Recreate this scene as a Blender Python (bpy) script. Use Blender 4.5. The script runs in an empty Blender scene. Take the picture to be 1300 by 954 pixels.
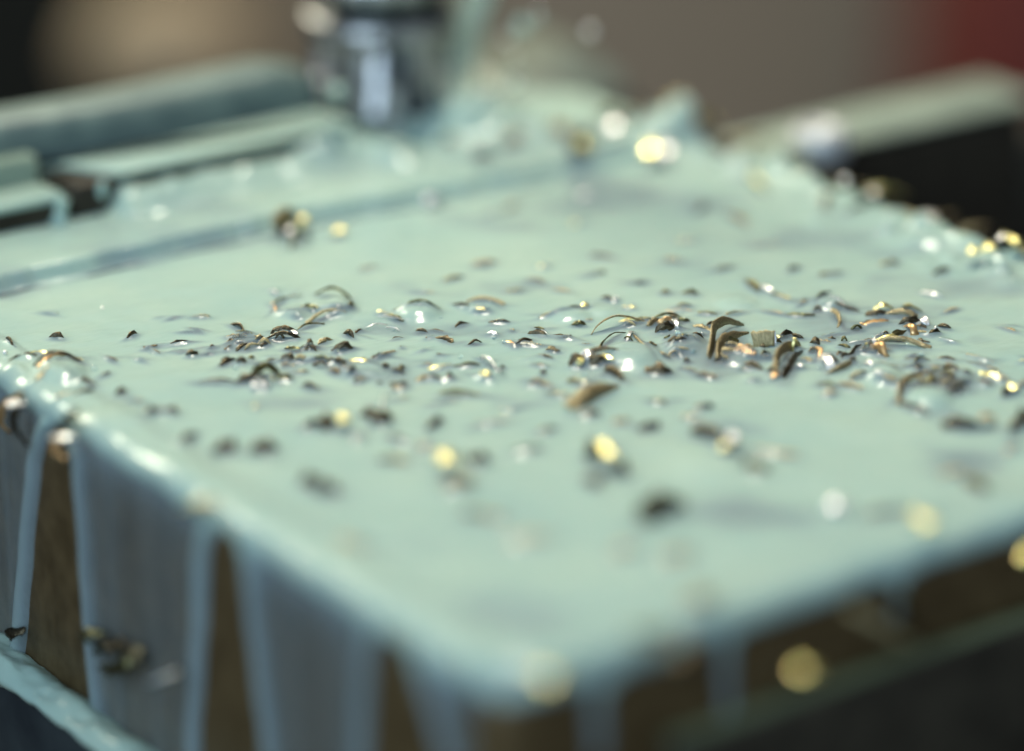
import bpy, bmesh, math, random
import numpy as np
from mathutils import Vector
random.seed(7); RNG = np.random.RandomState(5)
MM = 0.001
sc = bpy.context.scene
col = sc.collection

# ------------------------------------------------------------------ camera
F = 4300.0; EL = math.radians(21.5); AZ = math.radians(54)
H = 0.43*math.sin(EL-math.atan(47/F))
fw = np.array([math.cos(EL)*math.cos(AZ), math.cos(EL)*math.sin(AZ), -math.sin(EL)])
rt = np.array([math.sin(AZ), -math.cos(AZ), 0.0]); up = np.cross(rt, fw)
CAM = np.array([0.0, 0.0, H])
def ray(px, py): return fw + rt*(px-650)/F - up*(py-477)/F
def at(px, py, z=0.0):
    d = ray(px, py); return CAM + d*(z-CAM[2])/d[2]
_f = at(637, 868); CAM[:2] -= _f[:2]
def atY(px, py, y=0.0):
    d = ray(px, py); return CAM + d*(y-CAM[1])/d[1]
def atX(px, py, x=0.0):
    d = ray(px, py); return CAM + d*(x-CAM[0])/d[0]
def atD(px, py, D): return CAM + ray(px, py)*D
def proj(P):
    v = P-CAM; z = v@fw
    return 650+F*(v@rt)/z, 477-F*(v@up)/z

cd = bpy.data.cameras.new('camera'); cam = bpy.data.objects.new('camera', cd); col.objects.link(cam)
cam.location = CAM
cam.rotation_euler = Vector(fw).to_track_quat('-Z', 'Y').to_euler()
cd.sensor_width = 36; cd.lens = 36*F/1300
cd.clip_start = 0.01; cd.clip_end = 20
cd.dof.use_dof = True; cd.dof.focus_distance = 0.43; cd.dof.aperture_fstop = 4.2; cd.dof.aperture_blades = 9
sc.camera = cam

# ------------------------------------------------------------------ materials
def nodes(name):
    m = bpy.data.materials.new(name); m.use_nodes = True
    nt = m.node_tree; return m, nt, nt.nodes['Principled BSDF']
def noise_ramp(nt, scale, c0, c1, detail=4, p0=.35, p1=.65, stretch=(1,1,1), rough=.6):
    tc = nt.nodes.new('ShaderNodeTexCoord'); mp = nt.nodes.new('ShaderNodeMapping')
    mp.inputs['Scale'].default_value = stretch
    nz = nt.nodes.new('ShaderNodeTexNoise'); nz.inputs['Scale'].default_value = scale
    nz.inputs['Detail'].default_value = detail; nz.inputs['Roughness'].default_value = rough
    cr = nt.nodes.new('ShaderNodeValToRGB')
    cr.color_ramp.elements[0].position = p0; cr.color_ramp.elements[1].position = p1
    cr.color_ramp.elements[0].color = (*c0, 1); cr.color_ramp.elements[1].color = (*c1, 1)
    nt.links.new(tc.outputs['Object'], mp.inputs[0]); nt.links.new(mp.outputs[0], nz.inputs['Vector'])
    nt.links.new(nz.outputs['Fac'], cr.inputs[0]); return cr, nz
def bump(nt, b, src, strength, dist):
    bp = nt.nodes.new('ShaderNodeBump'); bp.inputs['Strength'].default_value = strength
    bp.inputs['Distance'].default_value = dist
    nt.links.new(src, bp.inputs['Height']); nt.links.new(bp.outputs[0], b.inputs['Normal'])
def metal(name, c0, c1, rough, metallic=1.0, scale=600, bstr=.35, stretch=(1,1,1)):
    m, nt, b = nodes(name)
    cr, nz = noise_ramp(nt, scale, c0, c1, stretch=stretch)
    nt.links.new(cr.outputs[0], b.inputs['Base Color'])
    b.inputs['Metallic'].default_value = metallic; b.inputs['Roughness'].default_value = rough
    bump(nt, b, nz.outputs['Fac'], bstr, .0002)
    return m
def plain(name, c0, c1, rough, scale=8, metallic=0.0):
    m, nt, b = nodes(name)
    cr, nz = noise_ramp(nt, scale, c0, c1)
    nt.links.new(cr.outputs[0], b.inputs['Base Color'])
    b.inputs['Roughness'].default_value = rough; b.inputs['Metallic'].default_value = metallic
    return m

def make_coolant(name, use_film):
    m, nt, b = nodes(name)
    cr, nz = noise_ramp(nt, 45, (.325,.44,.40), (.385,.485,.415), detail=3)
    if use_film:
        fa = nt.nodes.new('ShaderNodeAttribute'); fa.attribute_name = 'film'
        mr = nt.nodes.new('ShaderNodeMapRange'); mr.inputs['From Min'].default_value = .5; mr.inputs['From Max'].default_value = 1.0
        mc = nt.nodes.new('ShaderNodeMix'); mc.data_type = 'RGBA'; mc.inputs['A'].default_value = (.33,.415,.455,1)   # thin milk scatters blue
        nt.links.new(fa.outputs['Fac'], mr.inputs['Value']); nt.links.new(mr.outputs[0], mc.inputs['Factor'])
        nt.links.new(cr.outputs[0], mc.inputs['B']); nt.links.new(mc.outputs['Result'], b.inputs['Base Color'])
    else: nt.links.new(cr.outputs[0], b.inputs['Base Color'])
    b.inputs['Roughness'].default_value = .22; b.inputs['IOR'].default_value = 1.34
    b.inputs['Subsurface Weight'].default_value = .25
    b.inputs['Subsurface Radius'].default_value = (.7, 1, .9); b.inputs['Subsurface Scale'].default_value = .0012
    n2 = nt.nodes.new('ShaderNodeTexNoise'); n2.inputs['Scale'].default_value = 260; n2.inputs['Detail'].default_value = 3
    tc = nt.nodes.new('ShaderNodeTexCoord'); mp = nt.nodes.new('ShaderNodeMapping')
    mp.inputs['Scale'].default_value = (.5, 1.6, 1); mp.inputs['Rotation'].default_value = (0, 0, .5)
    nt.links.new(tc.outputs['Object'], mp.inputs[0]); nt.links.new(mp.outputs[0], n2.inputs['Vector'])
    bump(nt, b, n2.outputs['Fac'], .35, .0006)
    if use_film:
        a = nt.nodes.new('ShaderNodeAttribute'); a.attribute_name = 'film'
        tr = nt.nodes.new('ShaderNodeBsdfTransparent'); mx = nt.nodes.new('ShaderNodeMixShader')
        nt.links.new(a.outputs['Fac'], mx.inputs[0]); nt.links.new(tr.outputs[0], mx.inputs[1])
        nt.links.new(b.outputs[0], mx.inputs[2])
        nt.links.new(mx.outputs[0], nt.nodes['Material Output'].inputs['Surface'])
    return m
M = {
 'coolant': make_coolant('milky_coolant', True),
 'pool': make_coolant('milky_coolant_thick', False),
 'steel': metal('oily_brown_steel', (.075,.046,.018), (.13,.085,.038), .42, .35, 260, .5, (1,1,.8)),
 'step': metal('wet_milled_steel', (.07,.09,.10), (.15,.15,.13), .35, .8, 400),
 'black': metal('black_steel', (.022,.017,.011), (.045,.036,.024), .5, .3, 200),
 'dark': metal('dark_chip_steel', (.045,.038,.028), (.17,.135,.085), .3, 1, 1500, .6, (1,3,3)),
 'olive': metal('olive_chip_steel', (.09,.085,.04), (.22,.20,.10), .34, 1, 1500, .6),
 'bronze': metal('bronze_chip_steel', (.20,.16,.085), (.50,.41,.25), .32, .9, 1800, .9, (1,4,4)),
 'tan': metal('tan_brushed_chip_steel', (.30,.24,.12), (.60,.49,.28), .42, .4, 1600, 1, (6,.7,1)),
 'copper': metal('copper_toned_chip_steel', (.45,.25,.10), (.75,.48,.24), .35, .7, 900),
 'gold': metal('gold_toned_chip_steel', (.80,.68,.24), (1.0,.90,.45), .29, .9, 500, .15),
 'silver': metal('bright_chip_steel', (.8,.78,.8), (.98,.95,.93), .33, .9, 500, .15),
 'tool': metal('polished_tool_steel', (.12,.12,.12), (.72,.69,.70), .34, .85, 420, .3, (1,1,.22)),
 'toolpocket': metal('dark_tool_steel', (.05,.06,.06), (.14,.15,.15), .35, .9, 120),
 'wall': plain('grey_brown_paint', (.19,.165,.13), (.27,.235,.19), .8, 3),
 'floor': plain('brown_floor', (.18,.155,.12), (.25,.215,.17), .8, 3),
 'blackpaint': plain('black_paint', (.006,.007,.006), (.012,.012,.010), .7, 5),
 'tanpaint': plain('tan_paint', (.22,.165,.105), (.32,.24,.16), .7, 6),
 'red': plain('red_paint', (.085,.007,.003), (.10,.009,.004), .6, 6),
}

# ------------------------------------------------------------------ helpers
def tag(o, label=None, cat=None, group=None, kind=None):
    if label: o['label'] = label
    if cat: o['category'] = cat
    if group: o['group'] = group
    if kind: o['kind'] = kind
    return o
def mesh_obj(name, verts, faces, mat, parent=None, smooth=True):
    me = bpy.data.meshes.new(name); me.from_pydata([tuple(v) for v in verts], [], faces); me.update()
    me.materials.append(mat)
    if smooth: me.polygons.foreach_set('use_smooth', [True]*len(me.polygons))
    o = bpy.data.objects.new(name, me); col.objects.link(o)
    if parent: o.parent = parent
    return o
def empty(name, loc=(0,0,0)):
    o = bpy.data.objects.new(name, None); o.location = loc; o.empty_display_size = .01; col.objects.link(o); return o
def bevel_box(name, lo, hi, mat, r=.0006, parent=None, seg=2, jitter=0):
    bm = bmesh.new(); bmesh.ops.create_cube(bm, size=1)
    lo = np.array(lo); hi = np.array(hi)
    for v in bm.verts: v.co = Vector((lo+hi)/2 + np.array(v.co)*(hi-lo))
    bmesh.ops.bevel(bm, geom=list(bm.edges)+list(bm.verts), offset=r, segments=seg, profile=.5, affect='EDGES')
    me = bpy.data.meshes.new(name); bm.to_mesh(me); bm.free(); me.materials.append(mat)
    me.polygons.foreach_set('use_smooth', [True]*len(me.polygons))
    o = bpy.data.objects.new(name, me); col.objects.link(o)
    if parent: o.parent = parent
    return o
def prism(name, poly, axis_vec, mat, r=.001, parent=None):
    """closed polygon of 3-D points pushed along axis_vec, bevelled"""
    bm = bmesh.new(); n = len(poly); ax = np.array(axis_vec)
    a = [bm.verts.new(p) for p in poly]; b = [bm.verts.new(np.array(p)+ax) for p in poly]
    bm.faces.new(a); bm.faces.new(b[::-1])
    for i in range(n): bm.faces.new((a[i], b[i], b[(i+1)%n], a[(i+1)%n]))
    bmesh.ops.recalc_face_normals(bm, faces=bm.faces)
    bmesh.ops.bevel(bm, geom=list(bm.edges), offset=r, segments=3, profile=.5, affect='EDGES')
    me = bpy.data.meshes.new(name); bm.to_mesh(me); bm.free(); me.materials.append(mat)
    me.polygons.foreach_set('use_smooth', [True]*len(me.polygons))
    o = bpy.data.objects.new(name, me); col.objects.link(o)
    if parent: o.parent = parent
    return o
def lathe(name, prof, c, mat, parent=None, n=64, rfun=None, smooth=True):
    V = []; Fc = []
    for k, (z, r) in enumerate(prof):
        for i in range(n):
            t = 2*math.pi*i/n; rr = r if rfun is None else rfun(r, t, z)
            V.append((c[0]+rr*math.cos(t), c[1]+rr*math.sin(t), c[2]+z))
    for k in range(len(prof)-1):
        for i in range(n):
            j = (i+1) % n; Fc.append((k*n+i, k*n+j, (k+1)*n+j, (k+1)*n+i))
    Fc.append(tuple(range(n))[::-1]); Fc.append(tuple((len(prof)-1)*n+i for i in range(n)))
    o = mesh_obj(name, V, Fc, mat, parent, smooth); return o
# numpy lattice noise
_lat = RNG.rand(256, 256)
def vnoise(x, y):
    x = np.asarray(x, float); y = np.asarray(y, float)
    xi = np.floor(x).astype(int); yi = np.floor(y).astype(int); fx = x-xi; fy = y-yi
    fx = fx*fx*(3-2*fx); fy = fy*fy*(3-2*fy)
    g = lambda a, b: _lat[a % 256, b % 256]
    return (g(xi,yi)*(1-fx)+g(xi+1,yi)*fx)*(1-fy)+(g(xi,yi+1)*(1-fx)+g(xi+1,yi+1)*fx)*fy-.5
def fbm(x, y, o=3):
    s = 0; a = 1
    for k in range(o): s = s+a*vnoise(x*2**k+17*k, y*2**k+9*k); a *= .5
    return s
def sstep(a, b, x):
    t = np.clip((x-a)/(b-a), 0, 1); return t*t*(3-2*t)

# ------------------------------------------------------------------ layout (metres)
XR = .131                                   # far side of the block
Z1 = .0022                                  # upper terrace
def step_y(x): return .1318 - .095*np.maximum(0, x-.055)
cb = at(140, 268, Z1); XB, YB = cb[0], cb[1]    # corner of the raised block

# ------------------------------------------------------------------ coolant height field
GS = .00033
gx = np.arange(-.002, XR+.002, GS); gy = np.arange(-.002, .185, GS)
GX, GY = np.meshgrid(gx, gy, indexing='ij')
FZ = np.zeros_like(GX)
ysx = step_y(GX)
FZ += Z1*sstep(-.0008, .0005, GY-ysx+.0006*fbm(GX*300, GX*0+3))
VA = AZ-math.pi/2                            # direction that runs across the picture
# crests run across the picture, as the photo's slow ripples do
UA = GX*math.cos(VA)+GY*math.sin(VA); UB = -GX*math.sin(VA)+GY*math.cos(VA)
FZ += .00022*fbm(UA*60, UB*130) + .00011*fbm(UA*190+7, UB*330) + .00003*fbm(UA*600, UB*800)
TF = 1-.34*np.clip(fbm(UA*75+3, UB*120+11)-.12, 0, .5)*2          # how much coolant lies over the metal
def bumpf(x, y, h, rx, ry=None, ang=0, power=2, flat=False):
    ry = ry or rx; R = 3*max(rx, ry)
    i0, i1 = np.searchsorted(gx, [x-R, x+R]); j0, j1 = np.searchsorted(gy, [y-R, y+R])
    if i1 <= i0 or j1 <= j0: return
    dx = GX[i0:i1, j0:j1]-x; dy = GY[i0:i1, j0:j1]-y
    c, s = math.cos(ang), math.sin(ang)
    q = ((c*dx+s*dy)/rx)**2+((-s*dx+c*dy)/ry)**2
    if flat: b = h*np.exp(-q**2)
    else: b = h*np.exp(-q)
    sub = FZ[i0:i1, j0:j1]
    if flat == 'add' or not flat: FZ[i0:i1, j0:j1] = sub + b
    else: FZ[i0:i1, j0:j1] = sub + b
# domes where coolant is stretched over curled chips   (px, py, half width px, half depth px, height mm)
for px, py, rw, rd, h in [(425,392,24,11,.9),(531,398,27,12,1.1),(372,398,22,10,.6),(78,476,28,14,1.3),(12,478,16,14,1.0),
        (800,455,36,16,1.3),(872,440,24,14,1.1),(722,402,26,9,.6),(1052,388,18,8,.8),(935,455,22,11,.7),(765,395,20,8,.4),
        (1120,478,22,12,.7),(1180,508,26,12,.9),(968,452,22,8,.6),(935,385,26,9,.5),(460,472,30,9,.6),(610,392,24,8,.5),(1220,482,16,8,.5),
        (395,455,20,8,.4),(150,530,40,14,.6),(620,480,18,8,.4),(900,590,40,16,.6),(60,520,30,12,.4),(210,600,50,20,.5)]:
    p = at(px, py); bumpf(p[0], p[1], h*MM, rw/10000*p[2]+rw/10200, rd/10200/.37, AZ-math.pi/2, flat=True)
# chunky foam and slurry heaps on the terrace and along the far rim
for k in range(60):
    px, py = random.choice([(random.gauss(610,45), random.gauss(165,10)), (random.gauss(870,45), random.gauss(168,8)), (random.gauss(480,60), random.gauss(200,5))])
    p = at(px, py, Z1); bumpf(p[0], p[1], random.uniform(.3, 1.1)*MM, random.uniform(1.2, 3.5)*MM)
for px, py, h, r in [(596,156,2.4,3.5),(622,162,1.6,2.5),(566,162,1.6,2.5),(640,152,1.8,2),(860,168,1.6,6),(900,172,1.2,4),(590,150,1.5,6),(700,175,1.2,6),(820,172,1.2,5)]:
    p = at(px, py, Z1); bumpf(p[0], p[1], h*MM, r*MM)
for k in range(170):
    y = random.uniform(.02, .120); x = XR-abs(random.gauss(0, .005))
    bumpf(x, y, random.uniform(.2, .9)*MM, random.uniform(.8, 2.6)*MM)
# bank of slurry against the raised block
bank = sstep(.006, 0, YB-GY+.0008*fbm(GX*250, GY*0))*sstep(XB-.0005, XB+.002, GX)*(1-sstep(.078, .086, GX))
FZ += .0031*bank*(1+.25*fbm(GX*500, GY*500))

TF = 1-(1-TF)*(1-.6*sstep(.0, .004, GY-ysx+.002))
TF *= 1-.92*np.exp(-((GY-ysx+.0015)/.00045)**2)*np.clip(.75+1.2*fbm(GX*140, GY*0), 0, 1)*(GX < .1)
def thin(x, y, a, rx, ry, ang):
    R = 2.6*max(rx, ry)
    i0, i1 = np.searchsorted(gx, [x-R, x+R]); j0, j1 = np.searchsorted(gy, [y-R, y+R])
    if i1 <= i0 or j1 <= j0: return
    dx = GX[i0:i1, j0:j1]-x; dy = GY[i0:i1, j0:j1]-y; c, s = math.cos(ang), math.sin(ang)
    q = ((c*dx+s*dy)/rx)**2+((-s*dx+c*dy)/ry)**2
    TF[i0:i1, j0:j1] *= 1-a*np.exp(-q)
def sampleZ(x, y):
    x = np.asarray(x, float); y = np.asarray(y, float)
    u = np.clip((x-gx[0])/GS, 0, len(gx)-1.001); v = np.clip((y-gy[0])/GS, 0, len(gy)-1.001)
    i = u.astype(int); j = v.astype(int); a = u-i; b = v-j
    return (FZ[i,j]*(1-a)+FZ[i+1,j]*a)*(1-b)+(FZ[i,j+1]*(1-a)+FZ[i+1,j+1]*a)*b

# ------------------------------------------------------------------ metal chips
KA, KE = math.radians(50), math.radians(75)
KEYDIR = np.array([math.cos(KA)*math.cos(KE), math.sin(KA)*math.cos(KE), math.sin(KE)])
M['blackpaint'].node_tree.nodes['Principled BSDF'].inputs['Specular IOR Level'].default_value = .1
T0 = np.array([.06,.08,0]); T1 = np.array([.10,.145,0]); KEYPOS = T1+KEYDIR*.44
def half(p):
    a = KEYPOS-p; a /= np.linalg.norm(a); b = CAM-p; b /= np.linalg.norm(b); h = a+b; return h/np.linalg.norm(h)
CHIPS = []
def ribbon(name, path, wdir, width, thick, mat, cross=0.12, taper=.75, ridge=0.0):
    """bent strip: path (n,3), per-point width direction (n,3)"""
    n = len(path); nc = 6; T = np.gradient(path, axis=0); T /= np.linalg.norm(T, axis=1)[:,None]+1e-12
    W = wdir - (wdir*T).sum(1)[:,None]*T; W /= np.linalg.norm(W, axis=1)[:,None]+1e-12
    N = np.cross(T, W); V = []; Fc = []
    rr = RNG.rand(n, 2); kind = RNG.randint(0, 3) if taper < .9 else (2 if taper < 1 else 3); flip = RNG.rand() < .5
    js = .2 if n < 20 else .04; ej = RNG.uniform(-js, js, (n, 2)) if taper < 1 else np.zeros((n, 2))
    for side in (0, 1):
        for i in range(n):
            s = i/(n-1); sf = 1-s if flip else s
            w = width*((1-.8*sf**1.5)*min(1, .45+sf*5), (1-abs(2*s-1)**2.2*.85), (1-.35*sf)*(1-.5*max(0, 4*sf-3)), 1.0)[kind]*(1+(.36 if n < 20 else .06)*(rr[i,0]-.5))
            for j in range(nc+1):
                q = j/nc-.5; qe = q+(ej[i,0] if j == 0 else ej[i,1] if j == nc else 0)
                c = cross*width*(1-(2*q)**2)
                rg = ridge*((i % 2)*2-1)
                V.append(path[i]+W[i]*w*qe+N[i]*(c+rg+(thick if side else 0)))
    L = nc+1; B = n*L
    for i in range(n-1):
        for j in range(nc):
            a = i*L+j; Fc.append((a, a+L, a+L+1, a+1)); Fc.append((B+a, B+a+1, B+a+L+1, B+a+L))
        for j, f in ((0, 1), (nc, 0)):
            a = i*L+j; q = (a, a+L, B+a+L, B+a); Fc.append(q[::-1] if f else q)
    for j in range(nc):
        Fc.append((j, j+1, B+j+1, B+j)); a = (n-1)*L+j; Fc.append((a, B+a, B+a+1, a+1))
    c = path.mean(0)
    o = mesh_obj(name, np.array(V)-c, Fc, mat); o.location = c
    return o

SHAPES = {}
def chip(p0, p1, hz=0, hs=0, w=.8, tilt=60, tone='dark', shape=None, glint=False, z0=None, base=None, lift=0.0, label=None, men=1.0):
    """strip between two points of the coolant surface; hz mm arch upwards, hs mm bow sideways, w mm wide, tilt deg (90 = on edge)"""
    if not label and hz > .9 and not glint: hz *= .7
    def g(p):
        if base is not None: return at(p[0], p[1], base)
        q = at(p[0], p[1], 0)
        if q[1] > step_y(q[0]): q = at(p[0], p[1], Z1)
        if q[0] > -.002: q[2] = float(sampleZ(q[0], q[1]))
        return q
    a, b = g(p0), g(p1)
    d = b-a; L = np.linalg.norm(d); side = np.cross([0,0,1], d/L); side /= np.linalg.norm(side)
    n = max(6, int(6+L*(3600 if tone in ('bronze','tan') else 1000))); s = np.linspace(0, 1, n)
    sk = RNG.uniform(.75, 1.35); arc = np.sin(np.pi*s**sk)**RNG.uniform(.8, 1.25)
    kx = np.interp(s, np.linspace(0,1,9), np.cumsum(RNG.uniform(-1, 1, 9))); kx -= np.linspace(kx[0], kx[-1], n)
    path = a + d*s[:,None] + np.outer(arc, side*hs*MM) + np.outer(arc, [0,0,hz*MM])
    path += np.outer(kx, side)*L*.022 + np.outer(kx[::-1], [0,0,1])*L*.008
    path[:,2] += lift*MM + RNG.uniform(-.02, .02)*MM
    if glint:
        Hh = half((a+b)/2)
        t = d/L; nrm = Hh-(Hh@t)*t; nrm /= np.linalg.norm(nrm); wd = np.cross(t, nrm)
        path[:,2] += (.22*w + (.5*w if p0[1] > 535 or p0[1] < 350 else .06))*MM
        wdir = np.tile(wd, (n,1)); cr = .07
    else:
        tl = math.radians(tilt+RNG.uniform(-12, 12))
        wd = math.sin(tl)*np.array([0,0,1])+math.cos(tl)*side
        tw = RNG.uniform(-.5, .5)
        wdir = np.array([wd + side*tw*(k-.5) for k in s]); cr = .14
        path[:,2] += ((.04*w-.03)*math.sin(tl) + (.22*w if p0[1] > 535 and hz >= .3 else 0))*MM
    w_ = w*(.78 if w < 1.5 else .92)
    o = ribbon('metal_chip', path, wdir, w_*MM, .13*MM, M[tone], cross=cr, taper=.95 if label else .75, ridge=.05*MM if tone in ('bronze','tan') else .006*MM)
    if tone in ('dark','olive') and not glint and RNG.rand() < .7: o.data.polygons.foreach_set('use_smooth', [False]*len(o.data.polygons))
    c = ((p0[0]+p1[0])/2, (p0[1]+p1[1])/2)
    CHIPS.append(dict(o=o, c=c, L=math.hypot(p1[0]-p0[0], p1[1]-p0[1]), tone=tone, hz=hz, hs=hs, w=w, shape=shape, glint=glint, label=label, far=base is not None))
    if men and base is None:
        ang = math.atan2(d[1], d[0]); m_ = (a+b)/2 + side*hs*MM*.4; big = L > .0016
        bumpf(m_[0], m_[1], (.26+.14*min(w,2))*men*MM, .45*L+.35*MM, .40*MM+.26*w*MM, ang)
        off = np.array([fw[0], fw[1], 0])*-.0005
        thin(m_[0]+off[0], m_[1]+off[1], RNG.uniform(.35, .65), .5*L+.3*MM, .3*MM+.3*w*MM, ang+RNG.uniform(-.2,.2))
        if RNG.rand() < .6:      # another fragment lying just under the surface beside it
            e = RNG.uniform(-1, 1)*L*.8; o2 = RNG.uniform(-1.6, 1.6)*MM
            c2 = m_+d/L*e+side*o2; an = VA+RNG.uniform(-.5, .5); thin(c2[0], c2[1], RNG.uniform(.15, .4), RNG.uniform(.8, 2.2)*MM, RNG.uniform(.3, .7)*MM, an)
            bumpf(c2[0], c2[1], RNG.uniform(.05, .22)*MM, 1.4*MM, .6*MM, an)
    return o

C = chip
# --- left part of the surface
C((8,430),(18,440),.5,0,.7,70,'dark')
C((63,430),(81,430),.55,0,1.0,60,'dark')
C((50,398),(75,400),.05,0,.4,30,'dark')
C((160,431),(174,424),.5,0,.8,70,'dark')
C((211,406),(232,403),.05,0,.4,40,'olive')
C((241,404),(266,403),.15,0,.7,45,'bronze')
C((224,423),(252,424),.1,.4,.35,60,'dark')
C((240,418),(256,423),.1,0,.3,60,'dark')
C((213,438),(242,434),.25,0,.7,70,'dark')
C((220,447),(248,447),.0,0,.9,5,'tan')
C((184,441),(204,450),.1,0,.5,60,'dark')
C((133,453),(150,460),.2,0,.6,60,'dark')
C((172,455),(186,461),.0,0,.4,40,'olive')
C((236,452),(250,451),.6,0,1.0,65,'dark')
C((8,460),(44,455),.5,.3,.5,60,'dark')
C((24,456),(46,454),.35,0,1.0,60,'dark')
C((38,450),(61,450),.15,0,.6,0,'gold',glint=True)
C((42,466),(106,462),1.7,0,.7,50,'dark',label='long dark arched chip over a blue coolant bulge near the left rim')
C((48,470),(86,452),.7,.3,.6,40,'copper')
C((92,456),(106,462),.2,0,.6,0,'gold',glint=True)
C((42,489),(66,479),.2,0,1.0,50,'bronze')
C((103,485),(125,491),.3,0,1.1,60,'dark')
C((125,481),(140,475),.2,0,.8,60,'dark')
C((90,505),(118,497),.3,0,1.1,60,'dark')
C((70,508),(94,499),.1,0,.7,30,'copper')
C((147,503),(161,499),.5,0,1.1,60,'dark')
C((160,508),(180,511),.1,0,.9,40,'bronze')
C((182,532),(200,524),.5,0,1.2,60,'dark')
C((198,524),(212,523),.2,0,.9,50,'olive')
C((211,523),(228,527),.3,0,1.2,60,'dark')
C((230,564),(250,553),.3,0,1.2,60,'dark')
C((222,560),(244,572),.0,0,1.0,10,'tan')
C((300,430),(318,424),.1,0,.4,50,'dark')
# --- left centre
C((344,397),(384,376),.3,2.0,.45,60,'olive',label='olive hooped chip with one copper end, left of the pair of coolant domes')
C((345,385),(351,399),.1,0,.6,40,'copper')
C((399,376),(446,382),1.5,0,.55,70,'olive',label='olive arched chip outlining the back of the left coolant dome')
C((442,395),(449,392),.4,0,.8,70,'olive')
C((379,396),(406,396),.1,0,.8,50,'olive')
C((370,404),(385,406),.0,0,1.0,0,'tan')
C((388,411),(440,400),.6,1.0,.6,30,'tan')
C((420,397),(438,397),.0,0,.8,0,'tan')
C((376,420),(412,412),.3,.6,.4,40,'olive')
C((291,413),(311,421),.6,0,.6,60,'dark')
C((330,434),(381,430),1.3,0,.8,60,'dark')
C((344,425),(380,424),.9,0,.9,50,'dark')
C((368,424),(376,430),.3,0,.8,0,'silver',glint=True)
C((305,438),(327,436),.1,0,.5,60,'dark')
C((285,446),(296,439),.3,0,.6,60,'dark')
C((300,437),(306,436),.1,0,.4,0,'silver',glint=True)
C((436,424),(450,430),.7,0,.8,60,'dark')
C((451,425),(459,419),.3,0,.7,60,'dark')
C((422,448),(448,445),1.0,0,1.3,60,'dark',label='chunky black chip with a gold edge, below the peaked flake left of centre')
C((424,444),(430,449),.0,0,.6,0,'gold',glint=True)
C((378,446),(405,443),.8,0,.4,60,'olive')
C((388,449),(394,444),.3,0,.6,60,'dark')
C((279,467),(298,459),.5,0,1.3,60,'dark')
C((300,463),(311,463),.6,0,1.2,70,'dark')
C((313,460),(329,461),.0,0,.6,0,'gold',glint=False)
C((355,460),(374,460),.8,0,1.2,60,'dark')
C((360,461),(366,458),.2,0,.8,40,'copper')
C((413,459),(442,462),.3,0,.8,60,'dark')
C((441,462),(468,462),.1,0,.7,0,'gold',glint=True)
C((385,460),(412,459),.2,0,.4,60,'dark')
C((416,472),(431,477),.3,0,1.0,60,'dark')
C((434,470),(451,479),.3,0,1.0,60,'dark')
C((470,459),(486,453),.3,0,1.0,60,'dark')
C((482,455),(502,448),.2,0,.8,40,'bronze')
C((298,490),(330,482),.6,0,1.6,55,'dark')
C((320,484),(356,478),1.2,.5,1.4,50,'olive',label='large olive curled chip behind the pair of white glints')
C((345,484),(372,482),.4,0,1.2,50,'olive')
C((321,495),(328,492),.3,0,1.3,0,'silver',glint=True,label='chip with a round white glint, left one of the bright pair left of centre')
C((333,494),(340,492),.3,0,1.3,0,'silver',glint=True,label='chip with a round pinkish glint, right one of the bright pair left of centre')
C((322,521),(328,519),.1,0,.9,0,'gold',glint=True,label='tiny chip with a pale glint below the bright white pair')
C((383,491),(406,495),.5,0,1.2,60,'dark')
C((250,487),(300,489),.1,.6,.4,50,'dark')
# --- centre
C((499,396),(559,396),1.5,0,.5,70,'olive',label='thin olive arch outlining the back of the centre coolant dome')
C((479,398),(493,401),.1,0,.9,0,'gold',glint=True)
C((492,402),(512,410),.3,0,.8,50,'olive')
C((574,388),(596,394),.3,0,.6,60,'dark')
C((592,387),(640,390),.7,.4,1.0,25,'tan')
C((603,397),(619,398),.0,0,.9,0,'gold',glint=True)
C((528,421),(545,424),.4,0,.8,60,'dark')
C((542,420),(566,422),.2,0,.4,60,'dark')
C((529,448),(545,443),.1,0,.3,60,'dark')
C((534,464),(552,465),.2,0,.7,60,'dark')
C((545,471),(573,465),.1,0,.8,0,'gold',glint=True)
C((573,467),(613,464),.4,0,.4,50,'olive')
C((500,494),(517,488),.3,0,1.1,60,'dark')
C((527,486),(548,481),.4,0,1.0,50,'bronze')
C((544,481),(562,485),.3,0,1.0,60,'dark')
C((565,483),(577,481),.3,0,1.0,60,'dark')
C((556,500),(612,503),.5,0,.8,50,'olive')
C((545,515),(580,507),.0,0,1.0,5,'tan')
C((608,456),(634,476),.9,.2,.25,60,'silver',label='hair thin silver arc lifted off the coolant in the centre')
C((611,483),(623,482),.2,0,1.3,0,'gold',glint=True)
C((618,424),(632,427),.3,0,.9,0,'silver',glint=True)
C((640,434),(656,442),.3,0,.8,30,'copper')
C((670,424),(697,427),.4,0,.9,60,'dark')
C((700,427),(730,433),.3,.3,.6,50,'dark')
C((655,437),(690,440),.2,0,.9,10,'tan')
C((620,411),(648,410),.5,0,.4,60,'dark')
C((673,464),(698,467),.2,0,.6,60,'dark')
C((667,491),(690,487),.4,0,1.1,60,'dark')
C((676,487),(704,493),.2,0,1.0,40,'bronze')
C((683,405),(742,393),.7,0,.5,60,'olive')
C((736,394),(748,392),.2,0,.9,0,'gold',glint=True)
C((724,522),(782,492),.9,0,2.6,40,'bronze',label='broad blurred bronze curl lying in front of the black and white chip cluster')
C((735,530),(760,528),.3,0,1.4,50,'dark')
C((690,500),(722,503),.2,0,.8,40,'olive')
C((484,514),(520,505),.1,0,.6,40,'olive')
C((384,546),(406,540),.4,0,1.2,60,'dark')
C((408,550),(424,542),.6,0,1.9,60,'dark')
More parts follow.
